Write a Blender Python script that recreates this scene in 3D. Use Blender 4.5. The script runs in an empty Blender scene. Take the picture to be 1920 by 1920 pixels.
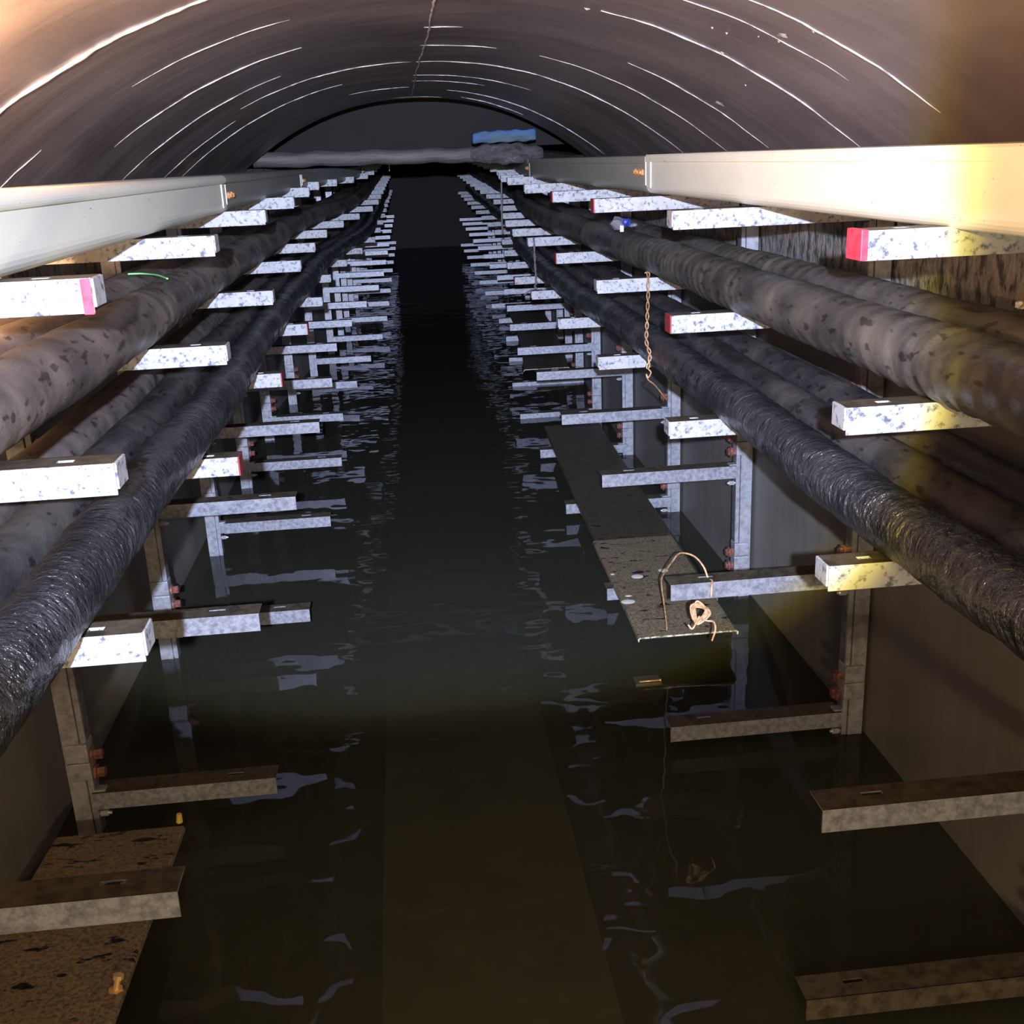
import bpy, bmesh, math, random
from mathutils import Vector, Matrix
random.seed(7)
S = bpy.context.scene
COL = S.collection
PI = math.pi

# ------------------------------------------------------------------ camera
def cam_axes(yaw, pitch, roll):
    cy, sy, cp, sp, cr, sr = math.cos(yaw), math.sin(yaw), math.cos(pitch), math.sin(pitch), math.cos(roll), math.sin(roll)
    f = Vector((sy*cp, cy*cp, sp)); r = Vector((cy, -sy, 0)); u = r.cross(f)
    return cr*r + sr*u, cr*u - sr*r, f
r_, u_, f_ = cam_axes(0.0889, -0.3130, -0.0433)
cam = bpy.data.objects.new('camera', bpy.data.cameras.new('camera'))
COL.objects.link(cam)
cam.matrix_world = Matrix(((r_.x, u_.x, -f_.x, 0), (r_.y, u_.y, -f_.y, 0), (r_.z, u_.z, -f_.z, 0), (0, 0, 0, 1)))
cam.data.sensor_width = 36; cam.data.sensor_fit = 'HORIZONTAL'
cam.data.lens = 2052.7/1920*36
cam.data.clip_start = 0.02
S.camera = cam
S.view_settings.view_transform = 'Standard'; S.view_settings.look = 'None'
S.view_settings.gamma = 1; S.view_settings.use_curve_mapping = False
S.view_settings.exposure = 0.0

# ------------------------------------------------------------------ the run of the tunnel (it bends right past the sixth bracket)
PX = [(5, 0), (6, .06), (7, .135), (8, .225), (9, .247), (10, .26), (11, .275), (12, .285), (13, .295), (14, .31), (15, .325), (16, .34), (17, .352), (24, .42)]
PZ = [(5, 0), (7, -.005), (8, .01), (9, .03), (10, .048), (11, .068), (12, .084), (13, .104), (14, .12), (15, .14), (16, .158), (17, .175), (24, .30)]
def lerp(tab, t):
    if t <= tab[0][0]: return tab[0][1]
    for (a, va), (b, vb) in zip(tab, tab[1:]):
        if t <= b:
            return va + (vb-va)*(t-a)/(b-a)
    return tab[-1][1]
def path(y):
    k = y - 1.48
    s = [(lerp(PX, k+d), lerp(PZ, k+d)) for d in (-.5, -.25, 0, .25, .5)]
    return sum(a for a, _ in s)/5, sum(b for _, b in s)/5

# ------------------------------------------------------------------ materials
def mat(name):
    m = bpy.data.materials.new(name); m.use_nodes = True
    nt = m.node_tree; b = nt.nodes['Principled BSDF']
    return m, nt, b
def N(nt, t, **kw):
    n = nt.nodes.new(t)
    for k, v in kw.items():
        if k in n.inputs: n.inputs[k].default_value = v
        else: setattr(n, k, v)
    return n
def coords(nt, scale=(1, 1, 1), rnd=True):
    tc = N(nt, 'ShaderNodeTexCoord'); mp = N(nt, 'ShaderNodeMapping'); mp.inputs['Scale'].default_value = scale
    nt.links.new(tc.outputs['Object'], mp.inputs['Vector'])
    if rnd:
        oi = N(nt, 'ShaderNodeObjectInfo')
        mu = N(nt, 'ShaderNodeMath', operation='MULTIPLY'); mu.inputs[1].default_value = 37.0
        nt.links.new(oi.outputs['Random'], mu.inputs[0])
        cx = N(nt, 'ShaderNodeCombineXYZ')
        for i in range(3): nt.links.new(mu.outputs[0], cx.inputs[i])
        nt.links.new(cx.outputs[0], mp.inputs['Location'])
    return mp.outputs['Vector']
def noise(nt, vec, scale, detail=4, rough=.6):
    n = N(nt, 'ShaderNodeTexNoise'); n.inputs['Scale'].default_value = scale
    n.inputs['Detail'].default_value = detail; n.inputs['Roughness'].default_value = rough
    nt.links.new(vec, n.inputs['Vector']); return n.outputs['Fac']
def ramp(nt, fac, stops):
    r = N(nt, 'ShaderNodeValToRGB'); e = r.color_ramp.elements
    while len(e) < len(stops): e.new(.5)
    for el, (p, c) in zip(e, stops):
        el.position = p; el.color = (*c, 1) if len(c) == 3 else c
    nt.links.new(fac, r.inputs['Fac']); return r.outputs['Color']
def mixc(nt, fac, a, b, mode='MIX'):
    m = N(nt, 'ShaderNodeMix', data_type='RGBA', blend_type=mode)
    for s, v in ((m.inputs[0], fac), (m.inputs[6], a), (m.inputs[7], b)):
        if isinstance(v, (int, float)): s.default_value = v
        elif isinstance(v, tuple): s.default_value = (*v, 1)
        else: nt.links.new(v, s)
    return m.outputs[2]
def bump(nt, b, h, strength=.5, dist=.01):
    n = N(nt, 'ShaderNodeBump'); n.inputs['Strength'].default_value = strength; n.inputs['Distance'].default_value = dist
    nt.links.new(h, n.inputs['Height']); nt.links.new(n.outputs['Normal'], b.inputs['Normal']); return n
M = {}

def mottled(name, light, mid, dark, scale, rough, metal, lo=.36, hi=.5, spot=.5):
    m, nt, b = mat(name); v = coords(nt)
    n1 = noise(nt, v, scale, 6, .65); n2 = noise(nt, v, scale*.22, 3, .5)
    c = ramp(nt, n1, [(lo, dark), ((lo+hi)/2, mid), (hi, light)])
    c2 = ramp(nt, n2, [(.38, mid), (.56, light)])
    c = mixc(nt, spot, c, c2, 'MULTIPLY')
    nt.links.new(c, b.inputs['Base Color']); b.inputs['Roughness'].default_value = rough; b.inputs['Metallic'].default_value = metal
    bump(nt, b, n1, .25, .002)
    M[name] = m
mottled('chalky_zinc', (.60, .61, .64), (.40, .41, .46), (.14, .15, .20), 80, .6, .0, .36, .49, .5)
mottled('galvanised_steel', (.50, .51, .57), (.37, .38, .44), (.25, .26, .30), 70, .42, .3, .36, .60, .4)
mottled('silted_steel', (.15, .125, .085), (.105, .085, .058), (.05, .04, .03), 40, .6, .0, .36, .60, .4)  # silt on top faces; also paints the nearest bottom arms dim
mottled('post_steel', (.50, .51, .56), (.40, .41, .45), (.28, .28, .31), 45, .45, .3, .34, .6, .4)

m, nt, b = mat('red_paint'); v = coords(nt)
nt.links.new(ramp(nt, noise(nt, v, 60), [(.3, (.55, .03, .06)), (.55, (.9, .07, .13))]), b.inputs['Base Color']); b.inputs['Roughness'].default_value = .5
M['red_paint'] = m
m, nt, b = mat('dark_red_paint'); b.inputs['Base Color'].default_value = (.32, .04, .05, 1); b.inputs['Roughness'].default_value = .55; M['dark_red_paint'] = m
m, nt, b = mat('rusty_red_bolt'); v = coords(nt)
nt.links.new(ramp(nt, noise(nt, v, 90), [(.35, (.07, .05, .045)), (.5, (.16, .07, .055)), (.65, (.42, .10, .07))]), b.inputs['Base Color']); b.inputs['Roughness'].default_value = .45
M['bolt_red'] = m
m, nt, b = mat('bright_bolt'); b.inputs['Base Color'].default_value = (.8, .8, .82, 1); b.inputs['Metallic'].default_value = .6; b.inputs['Roughness'].default_value = .3
M['bolt'] = m
m, nt, b = mat('rusty_bolt'); v = coords(nt)
nt.links.new(ramp(nt, noise(nt, v, 140), [(.35, (.30, .12, .04)), (.6, (.75, .38, .14))]), b.inputs['Base Color']); b.inputs['Roughness'].default_value = .7
M['rust'] = m

# cable trough: pale grey moulded composite with fine dark pits
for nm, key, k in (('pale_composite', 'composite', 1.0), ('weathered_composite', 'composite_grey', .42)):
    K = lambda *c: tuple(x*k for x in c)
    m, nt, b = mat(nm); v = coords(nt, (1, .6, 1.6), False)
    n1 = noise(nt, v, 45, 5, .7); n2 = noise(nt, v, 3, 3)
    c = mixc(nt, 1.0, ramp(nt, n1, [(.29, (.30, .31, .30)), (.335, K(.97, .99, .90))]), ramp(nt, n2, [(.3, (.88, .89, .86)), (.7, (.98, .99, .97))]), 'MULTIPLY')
    nt.links.new(c, b.inputs['Base Color']); b.inputs['Roughness'].default_value = .42
    bump(nt, b, n1, .12, .002); M[key] = m
m, nt, b = mat('composite_joint'); b.inputs['Base Color'].default_value = (.85, .86, .82, 1); b.inputs['Roughness'].default_value = .5; M['joint'] = m

# vault lining: dark smooth coated concrete with long soft streaks round the arch
m, nt, b = mat('dark_lining'); v = coords(nt, (1.0, 3.2, 1.0), False); v2 = coords(nt, (1, 1, 1), False)
n1 = noise(nt, v, 1.6, 4, .5); n2 = noise(nt, v2, 2.2, 4, .5); n3 = noise(nt, v2, 160, 2)
c = mixc(nt, .6, ramp(nt, n1, [(.35, (.15, .119, .122)), (.62, (.25, .203, .206))]), ramp(nt, n2, [(.3, (.125, .10, .105)), (.7, (.285, .236, .235))]))
pale = ramp(nt, noise(nt, coords(nt, (1.6, 9, 1.6), False), 5, 8, .75), [(.62, (0, 0, 0)), (.76, (1, 1, 1))])
c = mixc(nt, pale, c, (.40, .37, .39))
nt.links.new(c, b.inputs['Base Color'])
nt.links.new(ramp(nt, n2, [(.3, (.30,)*3), (.7, (.55,)*3)]), b.inputs['Roughness'])
ad = N(nt, 'ShaderNodeMath', operation='ADD'); nt.links.new(n1, ad.inputs[0])
ms = N(nt, 'ShaderNodeMath', operation='MULTIPLY'); nt.links.new(n3, ms.inputs[0]); ms.inputs[1].default_value = .03; nt.links.new(ms.outputs[0], ad.inputs[1])
bump(nt, b, ad.outputs[0], .3, .02); M['lining'] = m
m, nt, b = mat('pale_mortar'); v = coords(nt, (1, 1, 1), False)
nt.links.new(ramp(nt, noise(nt, v, 25, 4), [(.35, (.25, .22, .22)), (.6, (.75, .70, .69))]), b.inputs['Base Color']); b.inputs['Roughness'].default_value = .7; M['mortar'] = m

# side walls: smooth grey concrete, rough splashed band at the top
m, nt, b = mat('wall_concrete'); v = coords(nt, (1, 1, 1), False)
tc = N(nt, 'ShaderNodeTexCoord'); sx = N(nt, 'ShaderNodeSeparateXYZ'); nt.links.new(tc.outputs['Object'], sx.inputs[0])
n1 = noise(nt, v, 2.5, 6, .6); vs = coords(nt, (1, 1.5, .8), False); n2 = noise(nt, vs, 24, 5, .65); n4 = noise(nt, coords(nt, (1, 5, .4), False), 5, 5, .6)
band = N(nt, 'ShaderNodeMapRange'); band.inputs['From Min'].default_value = -.44; band.inputs['From Max'].default_value = -.40
nt.links.new(sx.outputs['Z'], band.inputs['Value'])
base = mixc(nt, .5, ramp(nt, n1, [(.3, (.108, .101, .093)), (.7, (.21, .196, .180))]), ramp(nt, n4, [(.3, (.12, .112, .10)), (.7, (.18, .168, .155))]))
rough = ramp(nt, n2, [(.40, (.05, .046, .044)), (.50, (.20, .188, .175)), (.7, (.30, .282, .265))])
nt.links.new(mixc(nt, band.outputs[0], base, rough), b.inputs['Base Color']); b.inputs['Roughness'].default_value = .6
hb = N(nt, 'ShaderNodeMath', operation='MULTIPLY'); nt.links.new(n2, hb.inputs[0]); nt.links.new(band.outputs[0], hb.inputs[1])
ha = N(nt, 'ShaderNodeMath', operation='MULTIPLY_ADD'); nt.links.new(n1, ha.inputs[0]); ha.inputs[1].default_value = .15; nt.links.new(hb.outputs[0], ha.inputs[2])
bump(nt, b, ha.outputs[0], .8, .02); M['wall'] = m
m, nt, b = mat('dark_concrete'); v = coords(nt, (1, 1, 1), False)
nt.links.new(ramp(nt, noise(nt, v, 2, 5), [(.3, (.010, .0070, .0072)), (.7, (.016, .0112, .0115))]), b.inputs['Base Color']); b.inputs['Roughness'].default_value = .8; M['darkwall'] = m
m, nt, b = mat('silty_floor'); v = coords(nt, (1, 1, 1), False)
nt.links.new(ramp(nt, noise(nt, v, 3, 5), [(.3, (.05, .05, .03)), (.7, (.12, .12, .07))]), b.inputs['Base Color']); b.inputs['Roughness'].default_value = .9; M['silt'] = m
m, nt, b = mat('silty_walkway'); v = coords(nt, (1, 1, 1), False)
nt.links.new(ramp(nt, noise(nt, v, 3, 5), [(.3, (.28, .29, .20)), (.7, (.42, .43, .31))]), b.inputs['Base Color']); b.inputs['Roughness'].default_value = .9; M['walkway'] = m

def cable_mat(name, c0, c1, cmud, rough0, rough1, crink, mud=(.5, .62), cs=28, bstr=.5):
    m, nt, b = mat(name); v = coords(nt, (1, 1, 1), True); vc = coords(nt, (1.6, .7, 1.6), True)
    n1 = noise(nt, v, 6, 5, .6); n2 = noise(nt, vc, cs, 5, .7)
    vo = N(nt, 'ShaderNodeTexVoronoi', feature='DISTANCE_TO_EDGE'); vo.inputs['Scale'].default_value = cs*.55
    nt.links.new(vc, vo.inputs['Vector'])
    c = ramp(nt, n2, [(.3, c0), (.7, c1)])
    mk = ramp(nt, n1, [(mud[0], (0, 0, 0)), (mud[1], (1, 1, 1))])
    c = mixc(nt, mk, c, cmud)
    pits = ramp(nt, noise(nt, vc, 30, 2, .5), [(.34, (.22, .21, .20)), (.39, (1, 1, 1))])
    c = mixc(nt, .8, c, pits, 'MULTIPLY')
    nt.links.new(c, b.inputs['Base Color'])
    nt.links.new(ramp(nt, n1, [(.35, (rough0,)*3), (.65, (rough1,)*3)]), b.inputs['Roughness'])
    h = N(nt, 'ShaderNodeMath', operation='MULTIPLY_ADD'); nt.links.new(vo.outputs['Distance'], h.inputs[0]); h.inputs[1].default_value = crink; nt.links.new(n2, h.inputs[2])
    bump(nt, b, h.outputs[0], bstr, .008)
    M[name] = m
cable_mat('muddy_tape', (.034, .032, .034), (.066, .061, .061), (.140, .126, .108), .36, .66, .3, (.40, .66), 18, .45)
cable_mat('dusty_tape', (.075, .060, .058), (.125, .101, .096), (.215, .177, .158), .40, .66, .3, (.42, .68), 16, .35)
m, nt, b = mat('glossy_wrap'); v = coords(nt, (1, 1, 1), True); vr = coords(nt, (1.5, 2.6, 1.5), True)
n1 = noise(nt, v, 5, 4, .6); n2 = noise(nt, vr, 30, 4, .62); n3 = noise(nt, v, 11, 3, .6)
c = mixc(nt, ramp(nt, n1, [(.50, (0, 0, 0)), (.70, (1, 1, 1))]), (.020, .021, .028), (.085, .085, .098))
nt.links.new(c, b.inputs['Base Color'])
nt.links.new(ramp(nt, n3, [(.35, (.20,)*3), (.65, (.36,)*3)]), b.inputs['Roughness'])
b.inputs['IOR'].default_value = 1.9
h = N(nt, 'ShaderNodeMath', operation='MULTIPLY_ADD'); nt.links.new(n3, h.inputs[0]); h.inputs[1].default_value = 1.6; nt.links.new(n2, h.inputs[2])
bump(nt, b, h.outputs[0], 1.0, .016); M['glossy_wrap'] = m
cable_mat('black_sheath', (.026, .025, .029), (.05, .048, .053), (.10, .088, .082), .32, .6, .8, (.42, .65), 22, .45)

m, nt, b = mat('rusty_wire'); v = coords(nt)
nt.links.new(ramp(nt, noise(nt, v, 50), [(.35, (.45, .22, .10)), (.6, (.90, .58, .34))]), b.inputs['Base Color']); b.inputs['Roughness'].default_value = .45; M['wire'] = m
m, nt, b = mat('dull_wire'); b.inputs['Base Color'].default_value = (.16, .14, .15, 1); b.inputs['Roughness'].default_value = .6; M['dullwire'] = m
m, nt, b = mat('green_plastic'); b.inputs['Base Color'].default_value = (.25, .85, .28, 1); b.inputs['Roughness'].default_value = .4; M['green'] = m

# wet silty tray covers, pitted
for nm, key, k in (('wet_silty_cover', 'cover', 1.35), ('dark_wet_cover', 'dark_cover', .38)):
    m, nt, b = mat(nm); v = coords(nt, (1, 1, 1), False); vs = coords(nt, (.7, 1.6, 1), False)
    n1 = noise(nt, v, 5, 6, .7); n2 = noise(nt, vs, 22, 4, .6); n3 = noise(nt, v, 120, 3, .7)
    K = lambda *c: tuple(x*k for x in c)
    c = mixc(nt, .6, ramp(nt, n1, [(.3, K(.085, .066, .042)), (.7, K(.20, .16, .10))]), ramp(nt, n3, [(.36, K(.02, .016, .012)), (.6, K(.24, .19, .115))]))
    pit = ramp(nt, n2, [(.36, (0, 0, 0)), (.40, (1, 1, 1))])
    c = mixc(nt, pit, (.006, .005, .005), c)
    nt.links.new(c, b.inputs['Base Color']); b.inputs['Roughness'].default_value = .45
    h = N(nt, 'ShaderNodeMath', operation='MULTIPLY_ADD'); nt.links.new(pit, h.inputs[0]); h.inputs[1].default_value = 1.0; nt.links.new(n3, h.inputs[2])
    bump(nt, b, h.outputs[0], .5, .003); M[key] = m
m, nt, b = mat('worn_bare_edge'); v = coords(nt)
nt.links.new(ramp(nt, noise(nt, v, 60), [(.40, (.16, .13, .09)), (.58, (.82, .78, .62))]), b.inputs['Base Color']); b.inputs['Roughness'].default_value = .4; M['edge'] = m
m, nt, b = mat('pale_plug'); b.inputs['Base Color'].default_value = (.85, .82, .74, 1); b.inputs['Roughness'].default_value = .5; M['plug'] = m
m, nt, b = mat('yellow_plastic'); b.inputs['Base Color'].default_value = (.75, .58, .10, 1); b.inputs['Roughness'].default_value = .5; M['yellow'] = m
m, nt, b = mat('brass'); b.inputs['Base Color'].default_value = (.9, .6, .25, 1); b.inputs['Roughness'].default_value = .35; b.inputs['Metallic'].default_value = .5; M['brass'] = m
m, nt, b = mat('clear_dull_plastic'); b.inputs['Base Color'].default_value = (.07, .062, .055, 1); b.inputs['Roughness'].default_value = .25; M['dullplastic'] = m
m, nt, b = mat('navy_film'); b.inputs['Base Color'].default_value = (.03, .05, .32, 1); b.inputs['Roughness'].default_value = .25; M['navy'] = m
m, nt, b = mat('white_film'); b.inputs['Base Color'].default_value = (.85, .85, .88, 1); b.inputs['Roughness'].default_value = .35; M['whitefilm'] = m
m, nt, b = mat('grey_film'); b.inputs['Base Color'].default_value = (.16, .16, .19, 1); b.inputs['Roughness'].default_value = .25; M['greyfilm'] = m
m, nt, b = mat('wrapped_pipe'); v = coords(nt, (.5, 3, 3), False)
n1 = noise(nt, v, 8, 6, .7)
nt.links.new(ramp(nt, n1, [(.3, (.075, .060, .060)), (.7, (.165, .138, .138))]), b.inputs['Base Color']); b.inputs['Roughness'].default_value = .5
bump(nt, b, n1, .6, .02); M['pipe'] = m
m, nt, b = mat('crumpled_clear_film'); v = coords(nt, (1, 2, 2), False)
n1 = noise(nt, v, 11, 8, .75)
nt.links.new(ramp(nt, n1, [(.35, (.06, .054, .057)), (.60, (.20, .185, .20)), (.70, (.6, .58, .6))]), b.inputs['Base Color']); b.inputs['Roughness'].default_value = .25
bump(nt, b, n1, 1.0, .03); M['film'] = m
m, nt, b = mat('blue_faded_wrap'); v = coords(nt, (.5, 2, 2.4), False)
n1 = noise(nt, v, 13, 8, .7); n2 = noise(nt, v, 3.5, 4)
c = mixc(nt, ramp(nt, n2, [(.40, (0, 0, 0)), (.62, (1, 1, 1))]), (.13, .19, .22), (.08, .20, .50))
c = mixc(nt, .6, c, ramp(nt, n1, [(.34, (.25, .28, .30)), (.55, (1, 1, 1))]), 'MULTIPLY')
nt.links.new(c, b.inputs['Base Color']); b.inputs['Roughness'].default_value = .55
bump(nt, b, n1, .9, .02); M['blue'] = m

# flood water: mirror by Fresnel over murky, partly clear brown-green water, rippled
m = bpy.data.materials.new('murky_water'); m.use_nodes = True; nt = m.node_tree; nt.nodes.clear()
out = N(nt, 'ShaderNodeOutputMaterial'); v = coords(nt, (1.0, 1.0, 1), False)
n1 = noise(nt, v, 3.6, 1.5, .4); n2 = noise(nt, coords(nt, (1, 1.3, 1), False), 9, 1, .4)
h = N(nt, 'ShaderNodeMath', operation='MULTIPLY_ADD'); nt.links.new(n2, h.inputs[0]); h.inputs[1].default_value = .25; nt.links.new(n1, h.inputs[2])
bp = N(nt, 'ShaderNodeBump'); bp.inputs['Strength'].default_value = .12; bp.inputs['Distance'].default_value = .05; nt.links.new(h.outputs[0], bp.inputs['Height'])
fr = N(nt, 'ShaderNodeFresnel'); fr.inputs['IOR'].default_value = 1.33; nt.links.new(bp.outputs['Normal'], fr.inputs['Normal'])
gl = N(nt, 'ShaderNodeBsdfGlossy'); gl.inputs['Roughness'].default_value = .02; gl.inputs['Color'].default_value = (.55, .55, .60, 1); nt.links.new(bp.outputs['Normal'], gl.inputs['Normal'])
tr = N(nt, 'ShaderNodeBsdfTransparent'); tr.inputs['Color'].default_value = (.70, .69, .52, 1)
df = N(nt, 'ShaderNodeBsdfDiffuse'); df.inputs['Color'].default_value = (.088, .092, .066, 1)
m1 = N(nt, 'ShaderNodeMixShader'); m1.inputs[0].default_value = .40; nt.links.new(tr.outputs[0], m1.inputs[1]); nt.links.new(df.outputs[0], m1.inputs[2])
m2 = N(nt, 'ShaderNodeMixShader'); nt.links.new(fr.outputs[0], m2.inputs[0]); nt.links.new(m1.outputs[0], m2.inputs[1]); nt.links.new(gl.outputs[0], m2.inputs[2])
nt.links.new(m2.outputs[0], out.inputs[0]); M['water'] = m

# ------------------------------------------------------------------ mesh helpers
def bm_box(bm, x0, x1, y0, y1, z0, z1, bev=0):
    vs = [bm.verts.new(p) for p in ((x0, y0, z0), (x1, y0, z0), (x1, y1, z0), (x0, y1, z0), (x0, y0, z1), (x1, y0, z1), (x1, y1, z1), (x0, y1, z1))]
    fs = [bm.faces.new([vs[i] for i in q]) for q in ((3, 2, 1, 0), (4, 5, 6, 7), (0, 1, 5, 4), (1, 2, 6, 5), (2, 3, 7, 6), (3, 0, 4, 7))]
    if bev:
        es = list({e for f in fs for e in f.edges})
        bmesh.ops.bevel(bm, geom=es, offset=bev, segments=2, affect='EDGES', profile=.5)
def bm_cyl(bm, c, axis, r, h, seg=10, r2=None):
    z = Vector(axis).normalized(); x = z.orthogonal().normalized(); y = z.cross(x); c = Vector(c); r2 = r if r2 is None else r2
    a = [bm.verts.new(c + (x*math.cos(t)+y*math.sin(t))*r) for t in [2*PI*i/seg for i in range(seg)]]
    b = [bm.verts.new(c + z*h + (x*math.cos(t)+y*math.sin(t))*r2) for t in [2*PI*i/seg for i in range(seg)]]
    for i in range(seg):
        j = (i+1) % seg; bm.faces.new((a[i], a[j], b[j], b[i]))
    bm.faces.new(a[::-1]); bm.faces.new(b)
def bm_tube(bm, pts, rad, seg=8, rfun=None, smooth=True):
    pts = [Vector(p) for p in pts]; prev = None; x = None
    for i, p in enumerate(pts):
        t = (pts[min(i+1, len(pts)-1)] - pts[max(i-1, 0)]).normalized()
        x = t.orthogonal().normalized() if x is None else (x - t*x.dot(t)).normalized()
        y = t.cross(x)
        ring = []
        for k in range(seg):
            a = 2*PI*k/seg
            r = rad if rfun is None else rfun(i, a, p)
            ring.append(bm.verts.new(p + (x*math.cos(a)+y*math.sin(a))*r))
        if prev:
            for k in range(seg):
                l = (k+1) % seg; f = bm.faces.new((prev[k], prev[l], ring[l], ring[k])); f.smooth = smooth
        else: bm.faces.new(ring[::-1])
        prev = ring
    bm.faces.new(prev)
def bm_extrude_y(bm, prof, ys, closed=True):
    rows = []
    for y in ys:
        cx, cz = path(y) if y > 5 else (0, 0)
        rows.append([bm.verts.new((x+cx, y, z+cz)) for x, z in prof])
    n = len(prof)
    for a, b in zip(rows, rows[1:]):
        for i in range(n if closed else n-1):
            j = (i+1) % n; bm.faces.new((a[i], a[j], b[j], b[i]))
    if closed:
        bm.faces.new(rows[0][::-1]); bm.faces.new(rows[-1])
def mesh(bm, name, m, smooth=False):
    bmesh.ops.recalc_face_normals(bm, faces=bm.faces)
    me = bpy.data.meshes.new(name); bm.to_mesh(me); bm.free()
    me.materials.append(M[m])
    if smooth:
        for p in me.polygons: p.use_smooth = True
    return me
def link(name, me, parent=None, loc=(0, 0, 0)):
    o = bpy.data.objects.new(name, me); COL.objects.link(o); o.location = loc
    if parent: o.parent = parent
    return o
def tag(o, label, cat, group=None, kind=None):
    o['label'] = label; o['category'] = cat
    if group: o['group'] = group
    if kind: o['kind'] = kind
    return o
def empty(name, loc=(0, 0, 0)):
    o = bpy.data.objects.new(name, None); COL.objects.link(o); o.location = loc; o.empty_display_size = .1
    return o
def struct(name, bm, m, parent=None, smooth=False):
    o = link(name, mesh(bm, name, m, smooth), parent)
    if not parent: o['kind'] = 'structure'
    return o

# ------------------------------------------------------------------ setting
Y0, YV, YE = -1.2, 6.95, 21.0
XC, XL, XR = .11, -.935, 1.165
def vault_z(x): return .358 - .2435*(abs(x-XC)/.852)**2.211
ysw = [Y0, 0, 1, 2, 3, 4, 5] + [5+.5*i for i in range(1, 33)]
for nm, x0, x1 in (('wall_left', XL-.15, XL), ('wall_right', XR, XR+.15)):
    bm = bmesh.new(); bm_extrude_y(bm, [(x0, -2.4), (x1, -2.4), (x1, .0), (x0, .0)], ysw); struct(nm, bm, 'wall')
bm = bmesh.new()
xs = [XL + (XR-XL)*i/72 for i in range(73)]
prof = [(x, vault_z(x)) for x in xs] + [(XR, .62), (XL, .62)]
bm_extrude_y(bm, prof, [Y0 + (YV-Y0)*i/40 for i in range(41)])
ceil = struct('ceiling', bm, 'lining')
bm = bmesh.new()
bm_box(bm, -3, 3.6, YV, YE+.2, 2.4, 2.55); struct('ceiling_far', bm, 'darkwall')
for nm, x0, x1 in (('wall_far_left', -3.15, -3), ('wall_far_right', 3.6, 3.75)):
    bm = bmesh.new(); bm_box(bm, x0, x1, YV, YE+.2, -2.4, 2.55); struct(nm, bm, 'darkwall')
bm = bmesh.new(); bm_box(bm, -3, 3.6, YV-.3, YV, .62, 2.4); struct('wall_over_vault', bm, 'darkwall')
bm = bmesh.new(); bm_box(bm, -3, 3.6, 8.2, 8.35, .075, 2.4); struct('wall_header', bm, 'darkwall')  # added near-black backdrop, stands for the unlit void past the vault
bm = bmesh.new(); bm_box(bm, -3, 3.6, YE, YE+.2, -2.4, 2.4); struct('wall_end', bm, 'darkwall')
bm = bmesh.new(); bm_box(bm, -3, 3.6, Y0, YE+.2, -2.5, -2.05); struct('floor', bm, 'silt')
bm = bmesh.new(); bm_extrude_y(bm, [(-.17, -2.05), (.385, -2.05), (.385, -1.9), (-.17, -1.9)], ysw); struct('trim_1', bm, 'walkway')

# pale seams between the vault segments: raised mortar lips that run part of the way round
def seam(y, xa, xb, r=.0035, jit=.004):
    bm = bmesh.new(); n = max(6, int(abs(xb-xa)/.025)); pts = []
    ph = random.random()*9
    for i in range(n+1):
        x = xa + (xb-xa)*i/n
        pts.append((x, y + jit*math.sin(ph+i*.9)+random.uniform(-1, 1)*jit*.5, vault_z(x)-.0005))
    tap = lambda i, a, p: r*.72*(.3+.7*min(1, 4*i/n, 4*(n-i)/n))*random.uniform(.5, 1.2)
    bm_tube(bm, pts, r, 6, tap); return struct('lining_seam', bm, 'mortar', ceil)
SE = [(2.27, -.92, -.25, .009), (3.43, -.80, -.24, .0042), (4.02, -.93, -.36, .0038), (4.46, -.56, .09, .0042), (5.14, -.93, -.2, .0045), (5.92, -.2, .1, .004),
      (2.80, -.95, -.82, .003), (2.83, -.60, -.22, .0022), (4.75, -.93, -.62, .003), (2.16, .62, 1.06, .004), (2.73, .5, 1.14, .0045), (4.46, .11, 1.14, .0048),
      (3.86, .11, .36, .003), (3.86, .5, 1.14, .0028), (5.14, .11, .62, .0035), (5.5, .11, .45, .003), (6.13, .3, 1.13, .0045), (3.35, .11, .22, .003), (3.40, .7, 1.13, .003),
      (6.6, .4, .75, .004), (6.55, -.9, -.4, .005), (6.8, -.92, .3, .004), (2.35, .45, .95, .002)]
for a in SE: seam(*a)
bm = bmesh.new(); pts = []; yy = 1.6; off = 0
while yy < 6.93:
    off += random.uniform(-.003, .003); off *= .92
    pts.append((.118+off+.0008*yy, yy, vault_z(.118)-.0005)); yy += .05
bm_tube(bm, pts, .003, 6, lambda i, a, p: .0042*random.uniform(.3, 1.1)); struct('lining_seam', bm, 'mortar', ceil)
for (x, y, s) in ((.789, 2.304, .014), (.781, 2.706, .008), (.701, 2.506, .005), (.731, 2.498, .004), (.469, 2.742, .013), (.945, 3.29, .018), (.803, 2.172, .005), (.80, 2.36, .004), (.77, 2.40, .003), (.90, 2.9, .003)):
    bm = bmesh.new(); cs = []
    for i in range(12):
        a = 2*PI*i/12; rr = s*random.uniform(.55, 1.1); px, py = x+rr*math.cos(a)*.75, y+rr*math.sin(a)*1.5
        cs.append(bm.verts.new((px, py, vault_z(px)-.0015)))
    top = bm.verts.new((x, y, vault_z(x)-.005))
    for i in range(12): bm.faces.new((cs[i], cs[(i+1) % 12], top))
    struct('mineral_deposit', bm, 'mortar', ceil)

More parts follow.
